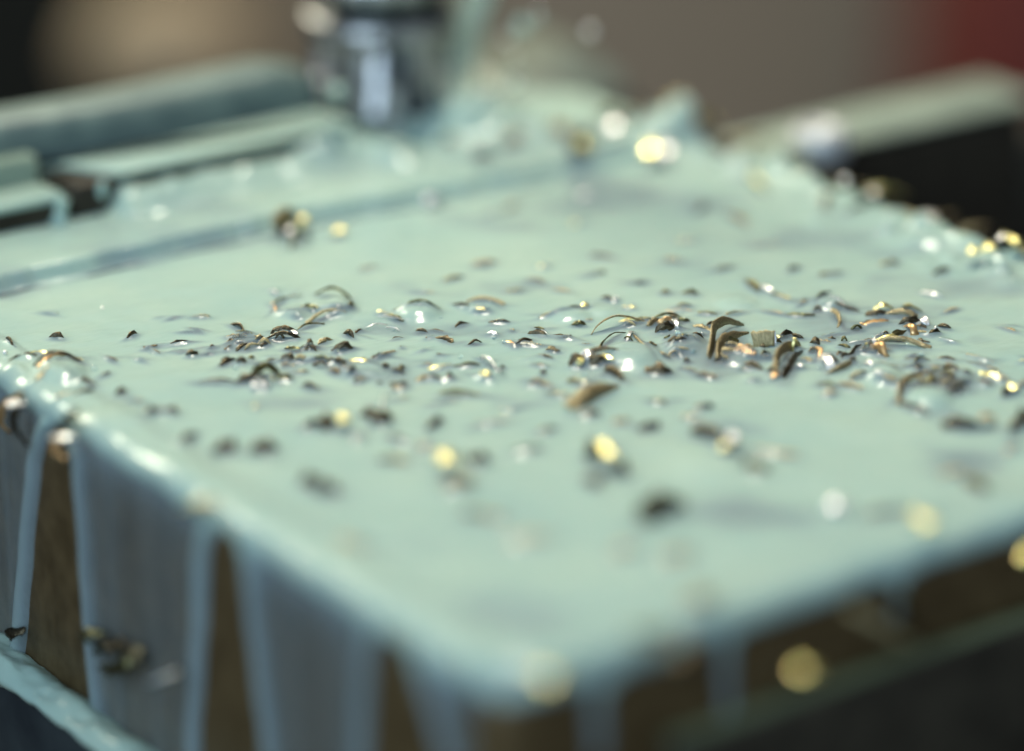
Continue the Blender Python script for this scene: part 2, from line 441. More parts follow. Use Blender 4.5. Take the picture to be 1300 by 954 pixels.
C((429,547),(445,545),.4,0,1.8,0,'gold',glint=True,label='chip with a round yellow glint between two dark chips left of centre')
C((457,530),(492,534),1.0,0,1.6,60,'dark')
C((470,540),(496,537),.6,0,1.5,60,'dark')
C((444,560),(464,556),.1,0,1.2,40,'bronze')
C((540,548),(560,536),.3,0,1.3,50,'dark')
C((636,523),(664,519),.1,0,.6,0,'gold',glint=False)
C((600,540),(650,536),.1,0,1.3,8,'tan')
for p0, p1 in [((464,418),(492,414)),((478,404),(512,410)),((490,417),(508,421)),((484,520),(492,500)),((684,424),(696,428)),((612,454),(612,461)),((632,478),(640,474))]:
    C(p0, p1, .2, .2, .22, 60, 'silver', men=0, lift=.2)
# --- right of centre
C((764,380),(780,384),.4,0,.8,60,'dark')
C((780,383),(785,382),.3,0,.6,0,'silver',glint=True)
C((789,392),(807,393),.1,0,.8,0,'gold',glint=True)
C((750,426),(822,411),1.5,.6,.4,50,'bronze',label='wide thin arched wire of a chip left of the brown chip cluster')
C((785,412),(812,413),.5,0,.6,0,'gold',glint=True)
C((754,448),(800,424),1.1,.8,.35,60,'olive')
C((800,424),(842,455),1.0,-.8,.35,60,'bronze')
C((822,418),(838,410),.5,0,1.3,50,'bronze')
C((832,424),(858,421),.9,0,1.4,55,'dark')
C((836,415),(856,413),.8,0,1.0,50,'copper')
C((853,412),(860,422),.6,0,1.0,0,'silver',glint=True,label='blinding white edged chip at the right end of the brown cluster')
C((828,408),(868,406),.8,0,.5,60,'olive')
C((795,437),(803,425),.5,0,.6,0,'silver',glint=True)
C((880,416),(906,424),.4,0,.8,45,'bronze')
C((889,427),(893,426),.2,0,.5,0,'silver',glint=True)
C((896,416),(912,412),.4,0,.5,60,'dark')
C((899,457),(942,414),1.9,1.5,1.8,62,'bronze',label='large ridged bronze curl left of the square tan chip, outer one of two')
C((913,460),(948,424),1.0,1.1,1.7,50,'bronze',label='inner ridged bronze curl nested against the larger one')
C((738,455),(786,457),1.1,0,1.0,60,'dark')
C((736,460),(756,457),.6,0,1.6,0,'silver',glint=True)
C((756,460),(780,466),.5,0,.8,0,'gold',glint=True)
C((724,467),(742,461),.7,0,1.6,60,'dark')
C((750,466),(768,464),.8,0,1.7,60,'dark')
C((769,472),(791,486),.8,0,1.6,55,'dark')
C((733,468),(742,465),.5,0,1.3,0,'gold',glint=True)
C((739,488),(749,486),.1,0,1.0,0,'gold',glint=True)
C((820,475),(852,475),.7,0,1.9,52,'dark',label='black diamond shaped chip with clear coolant all round it')
C((851,447),(869,458),.2,0,.5,60,'dark')
C((865,468),(888,475),.2,0,.8,50,'olive')
C((884,477),(908,482),.3,0,1.0,50,'dark')
C((934,449),(958,458),.1,0,1.8,0,'copper',glint=True)
C((944,466),(970,473),.5,0,1.0,60,'dark')
C((950,483),(966,483),.1,0,.6,60,'dark')
C((886,399),(912,401),.3,0,.5,60,'olive')
C((920,402),(952,396),.2,.5,.4,50,'bronze')
C((946,358),(962,371),.5,0,1.3,60,'olive')
C((961,366),(982,373),.2,0,1.0,30,'silver')
C((978,375),(1002,381),.2,0,.8,50,'olive')
C((838,375),(852,374),.3,0,.9,60,'olive')
C((865,375),(887,375),.4,0,1.0,60,'olive')
C((858,389),(880,388),.2,0,.6,60,'olive')
C((838,396),(884,396),.1,.2,.3,40,'copper')
C((988,431),(1006,426),.6,0,1.1,55,'dark')
C((985,433),(994,431),.2,0,.7,0,'gold',glint=True)
C((984,478),(1014,440),1.5,.5,1.6,55,'bronze',label='upright bronze blade of a chip in front and right of the square tan chip')
C((995,482),(1018,448),.7,.2,1.2,50,'dark')
C((980,484),(988,477),.3,0,1.1,0,'copper',glint=True)
C((1006,452),(1012,446),1.6,0,.5,0,'gold',glint=True)
C((1029,438),(1040,440),.7,0,1.0,60,'dark')
C((1030,443),(1040,460),.7,.5,1.0,40,'copper')
C((1040,455),(1056,470),.6,0,1.3,0,'silver',glint=True,label='bright white streaked curl right of the upright bronze blade')
C((1048,476),(1084,460),.5,-.6,1.0,55,'bronze')
C((1078,455),(1096,440),.5,.2,.7,55,'dark')
C((968,458),(990,456),.1,0,.5,60,'dark')
C((1033,386),(1056,372),.5,.5,.5,60,'olive')
C((1054,382),(1074,391),.2,0,.8,30,'silver')
C((1056,391),(1090,397),.3,0,.6,60,'dark')
C((1055,396),(1064,418),.3,.5,.8,45,'bronze',label='pale upright sliver of a chip alone on open coolant, right of centre')
C((966,394),(998,400),.2,.3,.6,20,'tan')
C((998,400),(1034,402),.3,0,.7,50,'olive')
C((1040,428),(1080,424),.2,.3,.3,50,'olive')
C((1100,403),(1126,402),.7,0,1.3,55,'dark')
C((1108,397),(1136,395),.8,0,.8,0,'gold',glint=True)
C((1122,402),(1164,404),.7,0,1.1,55,'bronze')
C((1145,392),(1172,398),.7,0,.7,50,'olive')
C((1140,414),(1172,412),.8,0,1.2,60,'dark')
C((1166,410),(1178,417),.6,0,1.4,0,'silver',glint=True,label='white gleaming chip at the right end of the dark stack near the right side')
C((1160,418),(1176,420),.4,0,1.0,50,'dark')
C((1095,416),(1128,411),.1,0,1.0,0,'copper',glint=True)
C((1148,418),(1162,428),.9,0,1.4,30,'copper',label='upright copper orange tab below the dark stack near the right side')
C((1128,434),(1150,424),.3,0,1.1,45,'olive')
C((1163,425),(1182,428),.2,0,.6,20,'tan')
C((1178,428),(1194,425),.4,0,.9,60,'dark')
C((1184,425),(1190,425),.6,0,.5,0,'silver',glint=True)
C((1192,431),(1214,437),.1,0,.8,15,'silver')
C((1098,439),(1182,443),1.0,0,.9,50,'bronze',label='longest bronze chip, a low bright topped ridge right of centre')
C((1102,438),(1150,436),.9,0,.5,0,'gold',glint=True)
C((1095,434),(1122,434),.2,0,.5,60,'dark')
C((1075,440),(1100,436),.2,0,.4,10,'silver')
C((1100,445),(1126,455),1.0,0,1.7,45,'copper',label='fat pinkish silver curl under the left end of the longest chip')
C((1102,444),(1112,450),1.1,0,1.2,0,'silver',glint=True)
C((1110,432),(1126,424),.2,0,.5,0,'silver')
C((1146,458),(1182,460),.3,0,.6,60,'dark')
C((1188,456),(1215,459),.3,0,.7,60,'dark')
C((1097,465),(1106,472),.4,0,.9,0,'silver',glint=True)
C((1108,480),(1118,485),.3,0,.9,0,'silver',glint=True)
C((1013,469),(1019,467),.3,0,.8,0,'silver',glint=True)
C((1118,485),(1142,490),.3,0,1.1,10,'tan')
C((1034,489),(1064,492),.3,0,.9,50,'olive')
C((1062,489),(1096,496),.4,0,1.0,50,'bronze')
C((1044,502),(1062,500),.2,0,1.2,50,'bronze')
C((1140,515),(1186,474),.6,1.6,1.2,50,'bronze',label='big bronze hooped chip curving round a coolant hollow near the right side')
C((1138,514),(1180,527),.3,0,1.3,55,'dark')
C((1196,471),(1218,479),.6,0,1.4,60,'dark')
C((1161,472),(1172,469),.4,0,.8,60,'dark')
C((1186,490),(1230,496),.7,0,.8,55,'dark')
C((1228,461),(1268,474),.2,.3,.6,50,'dark')
C((1243,477),(1272,485),.2,0,1.0,0,'gold',glint=True)
C((1244,488),(1258,492),.4,0,1.3,60,'dark')
C((1262,480),(1280,486),.2,0,.8,40,'bronze')
C((1274,506),(1284,498),.6,0,1.5,60,'dark')
C((1282,502),(1290,498),.5,0,1.5,0,'gold',glint=True)
C((1290,492),(1306,487),.2,0,1.0,40,'bronze')
C((1267,415),(1290,422),.2,0,.6,30,'bronze')
C((1292,461),(1306,461),.1,0,.7,0,'gold',glint=True)
C((1226,452),(1262,462),.1,0,.8,5,'tan')
# --- middle distance, softly out of focus
for p0, p1, hz, w, tl, tone, gl in [
    ((725,287),(743,283),.1,1.2,0,'gold',False), ((736,251),(752,249),.3,1.2,10,'silver',False), ((880,272),(900,262),.4,1.3,55,'olive',False),
    ((922,273),(948,286),.4,1.4,50,'bronze',False), ((862,308),(882,306),.1,1.2,0,'gold',False), ((955,313),(988,311),.1,1.2,5,'tan',False),
    ((600,338),(632,334),.3,1.1,50,'bronze',False), ((748,326),(782,330),.3,1.0,50,'dark',False), ((684,341),(700,338),.1,1.0,0,'gold',False),
    ((455,344),(480,340),.2,.8,50,'olive',False), ((560,358),(590,352),.2,.7,50,'olive',False), ((668,356),(690,360),.2,.9,40,'dark',False),
    ((740,352),(768,348),.2,.8,50,'olive',False), ((800,362),(824,358),.2,.8,50,'dark',False), ((700,368),(726,372),.2,.7,10,'tan',False),
    ((1120,340),(1142,336),.3,1.3,50,'olive',False), ((1040,352),(1070,348),.2,1.1,50,'olive',False), ((1000,345),(1016,341),.3,1,50,'olive',False), ((1170,372),(1195,378),.2,1.2,20,'silver',False),
    ((1185,350),(1205,345),.3,1.2,50,'olive',False), ((905,344),(932,340),.2,1,50,'olive',False), ((843,330),(868,334),.2,1,40,'bronze',False),
    ((520,372),(552,374),.1,.6,20,'tan',False), ((640,372),(668,369),.2,.7,50,'olive',False), ((1010,388),(1026,384),.2,.8,50,'bronze',False), ((1198,398),(1216,392),.2,.7,20,'tan',False),
    ((640,268),(660,262),.3,1.4,45,'bronze',False), ((610,275),(632,271),.1,1.2,0,'gold',False), ((420,302),(440,300),.3,1.2,0,'gold',True), ((372,302),(356,300),.3,1.1,0,'silver',True),
    ((345,371),(352,375),.2,.6,0,'silver',False)]:
    C(p0, p1, hz, 0, w, tl, tone, glint=gl)
C((346,288),(374,290),.8,0,4.0,80,'bronze',lift=1.5,label='brown chip standing upright on the edge of the step, back left')
C((368,318),(392,282),1.6,.5,1.4,55,'olive',label='dark curled chip leaning against the upright brown one at the step')
C((380,300),(392,290),1.6,0,1.0,0,'gold',glint=True)
# --- foreground, strongly out of focus
for p0, p1, hz, w, tl, tone, gl in [
    ((270,577),(298,572),.5,1.8,60,'dark',False), ((318,578),(352,574),.6,1.9,60,'dark',False), ((381,618),(400,612),.4,1.6,55,'dark',False), ((396,624),(432,628),.5,2.0,60,'dark',False),
    ((555,603),(581,599),.5,2.5,0,'gold',True), ((560,622),(600,618),.4,1.8,55,'bronze',False), ((596,590),(620,586),.4,1.6,60,'dark',False), ((480,585),(520,590),.2,1.5,50,'olive',False),
    ((763,600),(783,596),.6,3.0,0,'gold',True), ((745,590),(762,582),.9,2.2,60,'dark',False), ((742,612),(762,620),.3,1.7,55,'dark',False), ((782,606),(796,602),.6,1.8,60,'dark',False),
    ((878,552),(934,568),.6,1.6,55,'dark',False), ((924,579),(941,575),.6,2.4,0,'silver',True), ((914,580),(926,578),.4,1.5,0,'gold',False), ((956,572),(1012,579),.2,1.4,15,'tan',False), ((946,596),(976,602),.4,1.6,50,'olive',False),
    ((880,520),(904,518),.4,1.2,55,'dark',False), ((866,532),(890,534),.2,1.2,50,'bronze',False), ((812,666),(866,646),.9,2.6,55,'olive',False), ((820,650),(850,644),.6,2.0,60,'dark',False),
    ((590,655),(640,661),.2,1.6,50,'olive',False), ((640,690),(700,684),.1,2.0,5,'tan',False), ((430,690),(462,700),.2,1.8,30,'bronze',False),
    ((1050,652),(1074,648),.3,1.8,10,'silver',False), ((1096,656),(1160,649),.2,1.2,50,'olive',False), ((1166,685),(1187,681),.5,2.8,0,'gold',True),
    ((1222,614),(1254,626),.3,1.6,50,'olive',False), ((1196,607),(1220,598),.2,1.6,10,'tan',False), ((1196,546),(1244,546),.5,1.6,55,'dark',False), ((1243,546),(1264,541),.4,1.6,0,'copper',True),
    ((1280,552),(1310,534),.8,2.2,55,'dark',False), ((1278,576),(1292,566),.2,1.4,20,'copper',False), ((780,705),(804,698),.2,2.0,10,'tan',False), ((838,712),(880,706),.2,2.0,10,'bronze',False),
    ((870,776),(902,766),.4,2.4,20,'bronze',False), ((490,555),(512,562),.2,1.3,55,'dark',False), ((648,575),(690,572),.2,1.4,50,'olive',False), ((530,570),(552,566),.2,1.3,40,'bronze',False),
    ((810,548),(836,545),.3,1.3,55,'dark',False), ((820,508),(846,512),.3,1.1,50,'olive',False), ((776,540),(800,536),.2,1.2,40,'bronze',False), ((680,548),(706,545),.2,1.3,50,'olive',False)]:
    C(p0, p1, hz, 0, w, tl, tone, glint=gl)
# --- small torn slivers between the big curls
_r = random.Random(11)
for k in range(150):
    g_ = _r.choice([(1010,445,100,24),(1120,440,80,30),(860,440,60,24),(640,440,120,30),(340,445,90,25),(1190,485,60,18),(430,470,90,25)])
    x_ = _r.gauss(g_[0], g_[2]*.6); y_ = _r.gauss(g_[1], g_[3]*.6); l_ = _r.uniform(5, 22); a_ = _r.uniform(-.35, .35)
    C((x_-l_/2, y_-l_*a_/2), (x_+l_/2, y_+l_*a_/2), _r.uniform(0, .6), _r.uniform(-.4, .4), _r.uniform(.3, .9), _r.uniform(20, 75), _r.choice(['dark','dark','dark','olive','olive','bronze','tan']), men=.7)
# --- chips heaped along the far right rim
rimtones = ['olive','bronze','silver','tan','dark','bronze','tan','gold']
for k in range(22):
    y = random.uniform(.040, .119)
    x = XR-abs(random.gauss(0, .005)); q = np.array([x, y, 0.002]); a = random.uniform(0, 6.28); l = random.uniform(1.2, 3.5)*MM
    pa = proj(q-np.array([math.cos(a), math.sin(a), 0])*l); pb = proj(q+np.array([math.cos(a), math.sin(a), 0])*l)
    C(pa, pb, random.uniform(.1, .7), random.uniform(-1, 1), random.uniform(.9, 1.7), random.uniform(10, 60), rimtones[k % 8], lift=random.uniform(0, .5), men=.6)
for p0, p1, t in [((1228,341),(1244,338),'gold'),((1244,338),(1262,340),'gold'),((1272,324),(1280,320),'gold'),((1282,337),(1294,333),'gold'),((1262,332),(1270,336),'silver'),((1100,262),(1112,268),'silver')]:
    C(p0, p1, .4, 0, 1.5, 0, t, glint=True, lift=.8)
# --- chips on the terrace
for p0, p1, t, g, w in [((770,186),(792,182),'silver',True,2.4),((818,196),(838,190),'gold',True,2.6),((834,204),(848,198),'silver',True,2.2),((724,202),(750,176),'dark',False,3),((736,198),(752,192),'gold',False,2.2),
        ((620,160),(644,140),'silver',True,4.0),((490,176),(504,172),'silver',True,1.8),((430,184),(446,181),'silver',False,1.8),((150,236),(172,230),'copper',False,1.8),((196,236),(226,228),'silver',False,2.0),
        ((296,200),(310,197),'silver',True,1.5),((845,164),(872,168),'tan',False,2.0),((896,172),(918,174),'bronze',False,1.6),((880,176),(910,172),'olive',False,2.0),((700,178),(722,184),'bronze',False,2.0),
        ((540,246),(560,242),'silver',False,1.5),((560,190),(580,186),'olive',False,1.6),((640,188),(664,184),'bronze',False,1.8),((600,206),(622,202),'dark',False,1.4),((760,160),(786,156),'olive',False,2.0),((800,172),(822,168),'dark',False,1.8),((300,222),(326,216),'bronze',False,1.4),((240,216),(262,211),'tan',False,1.5),((380,190),(420,186),'bronze',False,1.6)]:
    C(p0, p1, .6, 0, w, 40, t, glint=g, lift=.6)
# --- chips hanging over the left rim and stuck lower down (real positions on the side face)
def side_chip(pts, w, tone, off, wd=(0,1,0), label=None, plane='X', glint=False):
    pp = np.array([(atX(p[0], p[1], off) if plane == 'X' else atY(p[0], p[1], off)) for p in pts])
    s = np.linspace(0, len(pp)-1, 14); path = np.array([[np.interp(t, range(len(pp)), pp[:,k]) for k in range(3)] for t in s])
    bow = np.sin(np.linspace(0, math.pi, 14))*1.2*MM
    path[:, 0 if plane == 'X' else 1] -= bow
    wdir = np.tile(np.array(wd, float), (14,1))
    if glint:
        Hh = half(path.mean(0)); t = path[-1]-path[0]; t /= np.linalg.norm(t)
        nrm = Hh-(Hh@t)*t; wdir = np.tile(np.cross(t, nrm), (14,1))
    o = ribbon('metal_chip', path, wdir, w*MM, .2*MM, M[tone], cross=.15)
    xs = [p[0] for p in pts]; ys = [p[1] for p in pts]
    CHIPS.append(dict(o=o, c=(sum(xs)/len(xs), sum(ys)/len(ys)), L=30, tone=tone, hz=1, hs=0, w=w, shape=None, glint=glint, label=label, far=False))
side_chip([(27,498),(14,512),(8,535),(12,552)], 1.6, 'copper', -.0015, label='copper curl hanging over the left rim, farthest left in the picture')
side_chip([(30,505),(26,530),(34,568)], 1.4, 'dark', -.0022, label='dark twisted tail beside the copper curl on the left rim')
side_chip([(22,506),(32,511)], 1.5, 'silver', -.0028, glint=True, label='white glinting tip of metal on the copper curl at the left rim')
side_chip([(98,522),(90,538),(82,548)], 1.8, 'olive', -.0015, label='olive gold curl hanging over the left rim above the first bare brown stripe')
side_chip([(76,549),(96,553)], 1.6, 'silver', -.003, glint=True, label='short bright bar of metal across the top of the first bare brown stripe')
side_chip([(80,556),(76,570),(84,584)], 1.8, 'copper', -.002, label='copper flake hanging into the first bare brown stripe')
side_chip([(240,638),(256,634)], 2.2, 'gold', -.0022, glint=True, label='single chip with a round yellow glint on the left rim')
side_chip([(262,632),(276,640)], 2.2, 'bronze', -.001, label='brownish chip just right of the yellow glint on the left rim')
for pts, t in [([(112,812),(120,800),(134,806)],'olive'),([(122,830),(140,812),(158,822),(150,838)],'dark'),([(150,806),(172,818),(170,840)],'dark'),([(128,842),(150,850),(168,838)],'olive'),([(176,820),(182,850)],'bronze')]:
    side_chip(pts, 2.0, t, -.002)
side_chip([(200,862),(222,852)], 2.2, 'silver', -.004, glint=True, label='white glinting chip low on the left side, near the ledge')
side_chip([(14,804),(34,800)], 1.6, 'dark', -.002)
# front side
side_chip([(1078,770),(1112,790),(1142,812)], 3.4, 'tan', -.003, wd=(0,-1,.25), plane='Y', label='long pale blurred strip stuck to the front side above the vise jaw')
side_chip([(1008,846),(1026,842)], 1.7, 'gold', -.005, plane='Y', glint=True, label='round tan glinting chip at the front side on the vise jaw')
side_chip([(682,855),(700,852)], 1.6, 'gold', -.002, plane='Y', glint=True, label='round tan glinting chip just right of the front corner')
side_chip([(1294,702),(1306,696)], 1.8, 'gold', -.002, plane='Y', glint=True, label='yellow glinting chip under the rim at the right end of the front side')
side_chip([(1130,750),(1150,800)], 2.0, 'olive', -.002, plane='Y')
side_chip([(800,806),(840,800)], 2.4, 'olive', -.0015, plane='Y')
side_chip([(840,840),(870,820)], 2.2, 'dark', -.0015, plane='Y')

# the square tan chip: a short thick block of brushed metal, slightly bent
def square_chip():
    a, b = at(955,440), at(982,439); d = b-a; L = np.linalg.norm(d); t = d/L; n = 9
    path = np.array([a+d*s+np.array([0,0,.75*MM+.25*MM*math.sin(s*2.2)]) for s in np.linspace(0,1,n)])
    side = np.cross([0,0,1], t); wd = np.array([0,0,1])*.9+side*.42
    o = ribbon('metal_chip', path, np.tile(wd,(n,1)), 2.1*MM, .45*MM, M['tan'], cross=.05, taper=1)
    rim = ribbon('bright_edge', path[-1]+np.outer(np.linspace(-.5,.5,8), wd*2.15*MM)+t*.15*MM - o.location*0, np.tile(t,(8,1)), .35*MM, .5*MM, M['silver'], cross=.05)
    rim.location = Vector(rim.location)-o.location; rim.parent = o
    CHIPS.append(dict(o=o, c=(968,429), L=27, tone='tan', hz=1, hs=0, w=2, shape='block', glint=False, far=False,
        label='square tan chip with brushed grain and a bright edge in the sharp heap'))
    bumpf(a[0], a[1], .3*MM, 1.2*MM); bumpf(b[0], b[1], .3*MM, 1.2*MM)
square_chip()

# ------------------------------------------------------------------ chip labels
LAND = [((968,429),'the square chip'),((836,474),'the black diamond chip'),((358,275),'the upright step chip'),((330,493),'the white glint pair'),
        ((530,390),'the centre coolant dome'),((425,385),'the left coolant dome'),((773,598),'the front yellow glint'),((932,577),'the front white glint'),((1160,505),'the bronze hoop'),
        ((1140,403),'the dark chip stack'),((75,540),'the first bare stripe'),((437,546),'the left yellow glint'),((845,418),'the brown chip cluster'),
        ((630,810),'the front corner'),((1245,338),'the far rim glints'),((480,165),'the cutting tool'),((830,195),'the terrace glint'),
        ((1000,270),'the back corner'),((140,500),'the left rim'),((750,508),'the broad bronze curl'),((1178,683),'the rim glint'),((616,482),'the hair thin silver arc'),
        ((980,720),'the front rim'),((150,825),'the low curly knot'),((240,420),'the open left coolant'),((1270,480),'the right picture edge'),((568,601),'the dull gold glint')]
TONE = {'dark':'black','olive':'dark olive','bronze':'bronze brown','tan':'pale tan','copper':'copper toned','gold':'yellow gold','silver':'bright silvery'}
used = {}
def words(c):
    t = TONE[c['tone']]
    if c['glint']: k = 'glinting chip' if c['L'] < 18 else 'glinting strip'
    elif c['hz'] >= .6: k = 'arched chip' if c['L'] > 22 else 'peaked flake'
    elif abs(c['hs']) >= .5: k = 'curved chip'
    elif c['w'] <= .5: k = 'thin sliver'
    elif c['L'] > 32: k = 'long chip'
    elif c['L'] < 18: k = 'short flake'
    else: k = 'flat chip'
    best = min(LAND, key=lambda l: math.hypot(l[0][0]-c['c'][0], 1.8*(l[0][1]-c['c'][1])))
    dx = c['c'][0]-best[0][0]; dy = c['c'][1]-best[0][1]
    if abs(dx) < 12 and abs(dy) < 8: w = 'right beside'
    elif abs(dy) < 9 or abs(dx) > 4*abs(dy): w = 'left of' if dx < 0 else 'right of'
    elif abs(dx) < 14: w = 'behind' if dy < 0 else 'in front of'
    else: w = ('behind ' if dy < 0 else 'below ')+('left of' if dx < 0 else 'right of')
    return f'{t} {k} {w} {best[1]}', math.hypot(dx, dy)
for c in CHIPS:
    tag(c['o'], None, 'metal chip', 'metal chips scattered through the coolant')
    if c['label']: c['o']['label'] = c['label']
    else:
        l, d = words(c); used.setdefault(l, []).append((d, c))
ORD = ['nearest','second nearest','third nearest','fourth nearest','fifth nearest','sixth nearest','seventh nearest','eighth nearest','ninth nearest','tenth nearest','eleventh nearest','twelfth nearest','thirteenth nearest','fourteenth nearest']
for l, lst in used.items():
    lst.sort(key=lambda t: t[0])
    for i, (d, c) in enumerate(lst):
        c['o']['label'] = l if len(lst) == 1 else f'{ORD[i]} {l}'

FINE = sorted([c for c in CHIPS if not c['label']], key=lambda c: (c['L']+4)*c['w'])[:max(0, len(CHIPS)-300)]
if FINE:
    V = []; Fc = []; mats = []; mi = []
    for c in FINE:
        o = c['o']; b0 = len(V); me = o.data; loc = np.array(o.location)
        V += [np.array(v.co)+loc for v in me.vertices]; Fc += [tuple(i+b0 for i in p.vertices) for p in me.polygons]
        if me.materials[0] not in mats: mats.append(me.materials[0])
        mi += [mats.index(me.materials[0])]*len(me.polygons)
        bpy.data.objects.remove(o)
    so = mesh_obj('fine_swarf', V, Fc, mats[0])
    for m_ in mats[1:]: so.data.materials.append(m_)
    so.data.polygons.foreach_set('material_index', mi); so['kind'] = 'stuff'; so['label'] = 'fine metal swarf scattered between the larger chips'; so['category'] = 'swarf'
print('CHIPS', len(CHIPS), 'merged', len(FINE))

# ------------------------------------------------------------------ coolant skin: top sheet + rounded rim + run-off sheets
def build_coolant():
    V = []; Fc = []; film = []
    IN = .0052
    nx, ny = GX.shape
    yend = np.where(GX < .104, .172, .172-(GX-.104)*.85)
    keep = (GX > IN) & (GX < XR-IN) & (GY > IN) & (GY < yend)
    # rounded corner cut
    for cx_, sx in ((.0070, -1), (XR-.0070, 1)):
        dx = (GX-cx_)*sx; dy = .0070-GY
        keep &= ~((dx > 0) & (dy > 0) & (np.hypot(dx, dy) > .0070-IN+.0))
    idx = -np.ones(GX.shape, int); idx[keep] = np.arange(keep.sum())
    P = np.stack([GX[keep], GY[keep], FZ[keep]], 1); V = [P]; film = [TF[keep]]
    q = keep[:-1,:-1] & keep[1:,:-1] & keep[1:,1:] & keep[:-1,1:]
    ii, jj = np.nonzero(q)
    Fc = np.stack([idx[ii,jj], idx[ii+1,jj], idx[ii+1,jj+1], idx[ii,jj+1]], 1)
    # perimeter (clockwise seen from above: left side towards the corner, then along the front, then the far right side)
    R = .0070; st = .0004; pts = []
    for y in np.arange(.172, R, -st): pts.append((0, y, -1, 0))
    for a in np.linspace(math.pi, 1.5*math.pi, 18): pts.append((R+R*math.cos(a), R+R*math.sin(a), math.cos(a), math.sin(a)))
    for x in np.arange(R+st, XR-R, st): pts.append((x, 0, 0, -1))
    for a in np.linspace(1.5*math.pi, 2*math.pi, 14): pts.append((XR-R+R*math.cos(a), R+R*math.sin(a), math.cos(a), math.sin(a)))
    for y in np.arange(R+st, .118, st): pts.append((XR, y, 1, 0))
    pts = np.array(pts); n = len(pts)
    s = np.arange(n)*st
    rows = []; frow = []
    r = .0021
    wob = .0004*fbm(s*220, s*0)
    for d in np.linspace(.0062, r, 9):
        x = pts[:,0]-pts[:,2]*d; y = pts[:,1]-pts[:,3]*d
        z = sampleZ(x, y)+.00001
        rows.append(np.stack([x, y, z], 1)); frow.append(np.ones(n))
    z0 = rows[-1][:,2]; o0 = .0005+wob
    for a in np.linspace(0, math.pi/2, 12)[1:]:
        d = r-(r+o0)*math.sin(a)
        x = pts[:,0]-pts[:,2]*d; y = pts[:,1]-pts[:,3]*d
        rows.append(np.stack([x, y, z0-r*(1-math.cos(a))], 1)); frow.append(np.full(n, 1.0-.1*math.sin(a)))
    left = pts[:,2] < -.5; front = pts[:,3] < -.6; back = pts[:,2] > .5
    top = rows[-1][:,2]
    depth = .0465
    zs = np.concatenate([np.linspace(.0003, .006, 14), np.linspace(.0066, depth, 68)])
    for dz in zs:
        z = top-dz
        X = pts[:,0]; Y = pts[:,1]
        t = np.full(n, .0003); fm = np.full(n, .4)
        Pp = np.stack([X, Y, z], 1); v = Pp-CAM; zz = v@fw
        px = 650+F*(v@rt)/zz; py = 477-F*(v@up)/zz
        # left side: sheets with thick rims parted by bare stripes
        m = np.full(n, 60.0)
        for (tx, ty, bl, br, hw0) in [(74,536,(33,830),(110,830),20), (286,655,(262,864),(324,864),22), (493,772,(474,900),(545,900),20), (-60,520,(-95,800),(-35,800),16)]:
            k = np.clip((py-ty)/(bl[1]-ty), -.2, 1.6)
            g = np.clip((py-ty)/55, 0, 1)**.5
            lx = tx-hw0*g*.7+(bl[0]-(tx-hw0*.7))*np.clip(k,0,2); rx = tx+hw0*g*.7+(br[0]-(tx+hw0*.7))*np.clip(k,0,2)
            wv = 5*fbm(py*.012+tx, px*0+tx)
            sd = np.maximum(lx-px, px-rx)+wv*.6
            sd = np.maximum(sd, (ty-py)*1.0)
            m = np.minimum(m, sd)
        streak = .6*fbm(s*210, z*14+s*0)+.25*fbm(s*700, z*9)
        tt = .00022+.00013*streak + .0009*np.exp(-((m-11)/8.0)**2)
        tt = np.where(m < 3, -.0006+(m > 0)*(m/3)*.0009, tt)
        ff = np.clip(.20+.22*streak+.40*np.exp(-((m-10)/9.0)**2)+.5*np.exp(-dz/.0022), .12, .95)
        t = np.where(left, tt, t); fm = np.where(left, ff, fm)
        # front side: short scalloped lip and a few drips
        lip = .0008+.0010*np.clip(fbm(X*95+5, X*0)+.25, 0, 1)
        dr = np.zeros(n)
        for cxp, wpx, ln in [(640,26,.05),(762,16,.012),(925,13,.014),(1142,12,.0065),(590,20,.05)]:
            dr = np.maximum(dr, np.exp(-((px-cxp+6*fbm(z*300, s*0))/wpx)**2)*(1-sstep(ln*.85, ln, dz)))
        tf = np.where(dz < lip, .0004, -.0006)+.0012*dr-.0002*(dz > lip)
        f2 = np.clip(.8*np.exp(-dz/.003)+.45*dr, .15, .8)
        t = np.where(front, tf, t); fm = np.where(front, f2, fm)
        t = np.where(back, .0003-.0012*sstep(.001, .004, dz+.002*fbm(s*300, s*0)), t)
        bl = sstep(0, .0012, np.full(n, dz)); t = o0*(1-bl)+t*bl
        fm = np.maximum(fm, 1-bl)
        rows.append(np.stack([X+pts[:,2]*t, Y+pts[:,3]*t, z], 1)); frow.append(fm)
    base = len(P); K = len(rows)
    V.append(np.concatenate(rows)); film.append(np.concatenate(frow))
    kk, pp = np.meshgrid(np.arange(K-1), np.arange(n-1), indexing='ij')
    a = base+kk*n+pp
    F2 = np.stack([a.ravel(), (a+n).ravel(), (a+n+1).ravel(), (a+1).ravel()], 1)
    Vv = np.concatenate(V); Ff = np.concatenate([Fc, F2]); fl = np.concatenate(film)
    me = bpy.data.meshes.new('coolant_pool')
    me.vertices.add(len(Vv)); me.vertices.foreach_set('co', Vv.ravel())
    me.loops.add(len(Ff)*4); me.loops.foreach_set('vertex_index', Ff.ravel().astype(np.int32))
    me.polygons.add(len(Ff)); me.polygons.foreach_set('loop_start', np.arange(0, len(Ff)*4, 4)); me.polygons.foreach_set('loop_total', np.full(len(Ff), 4))
    me.update(calc_edges=True); me.validate()
    me.polygons.foreach_set('use_smooth', [True]*len(me.polygons))
    at_ = me.attributes.new('film', 'FLOAT', 'POINT'); at_.data.foreach_set('value', fl.astype(np.float32))
    me.materials.append(M['coolant'])
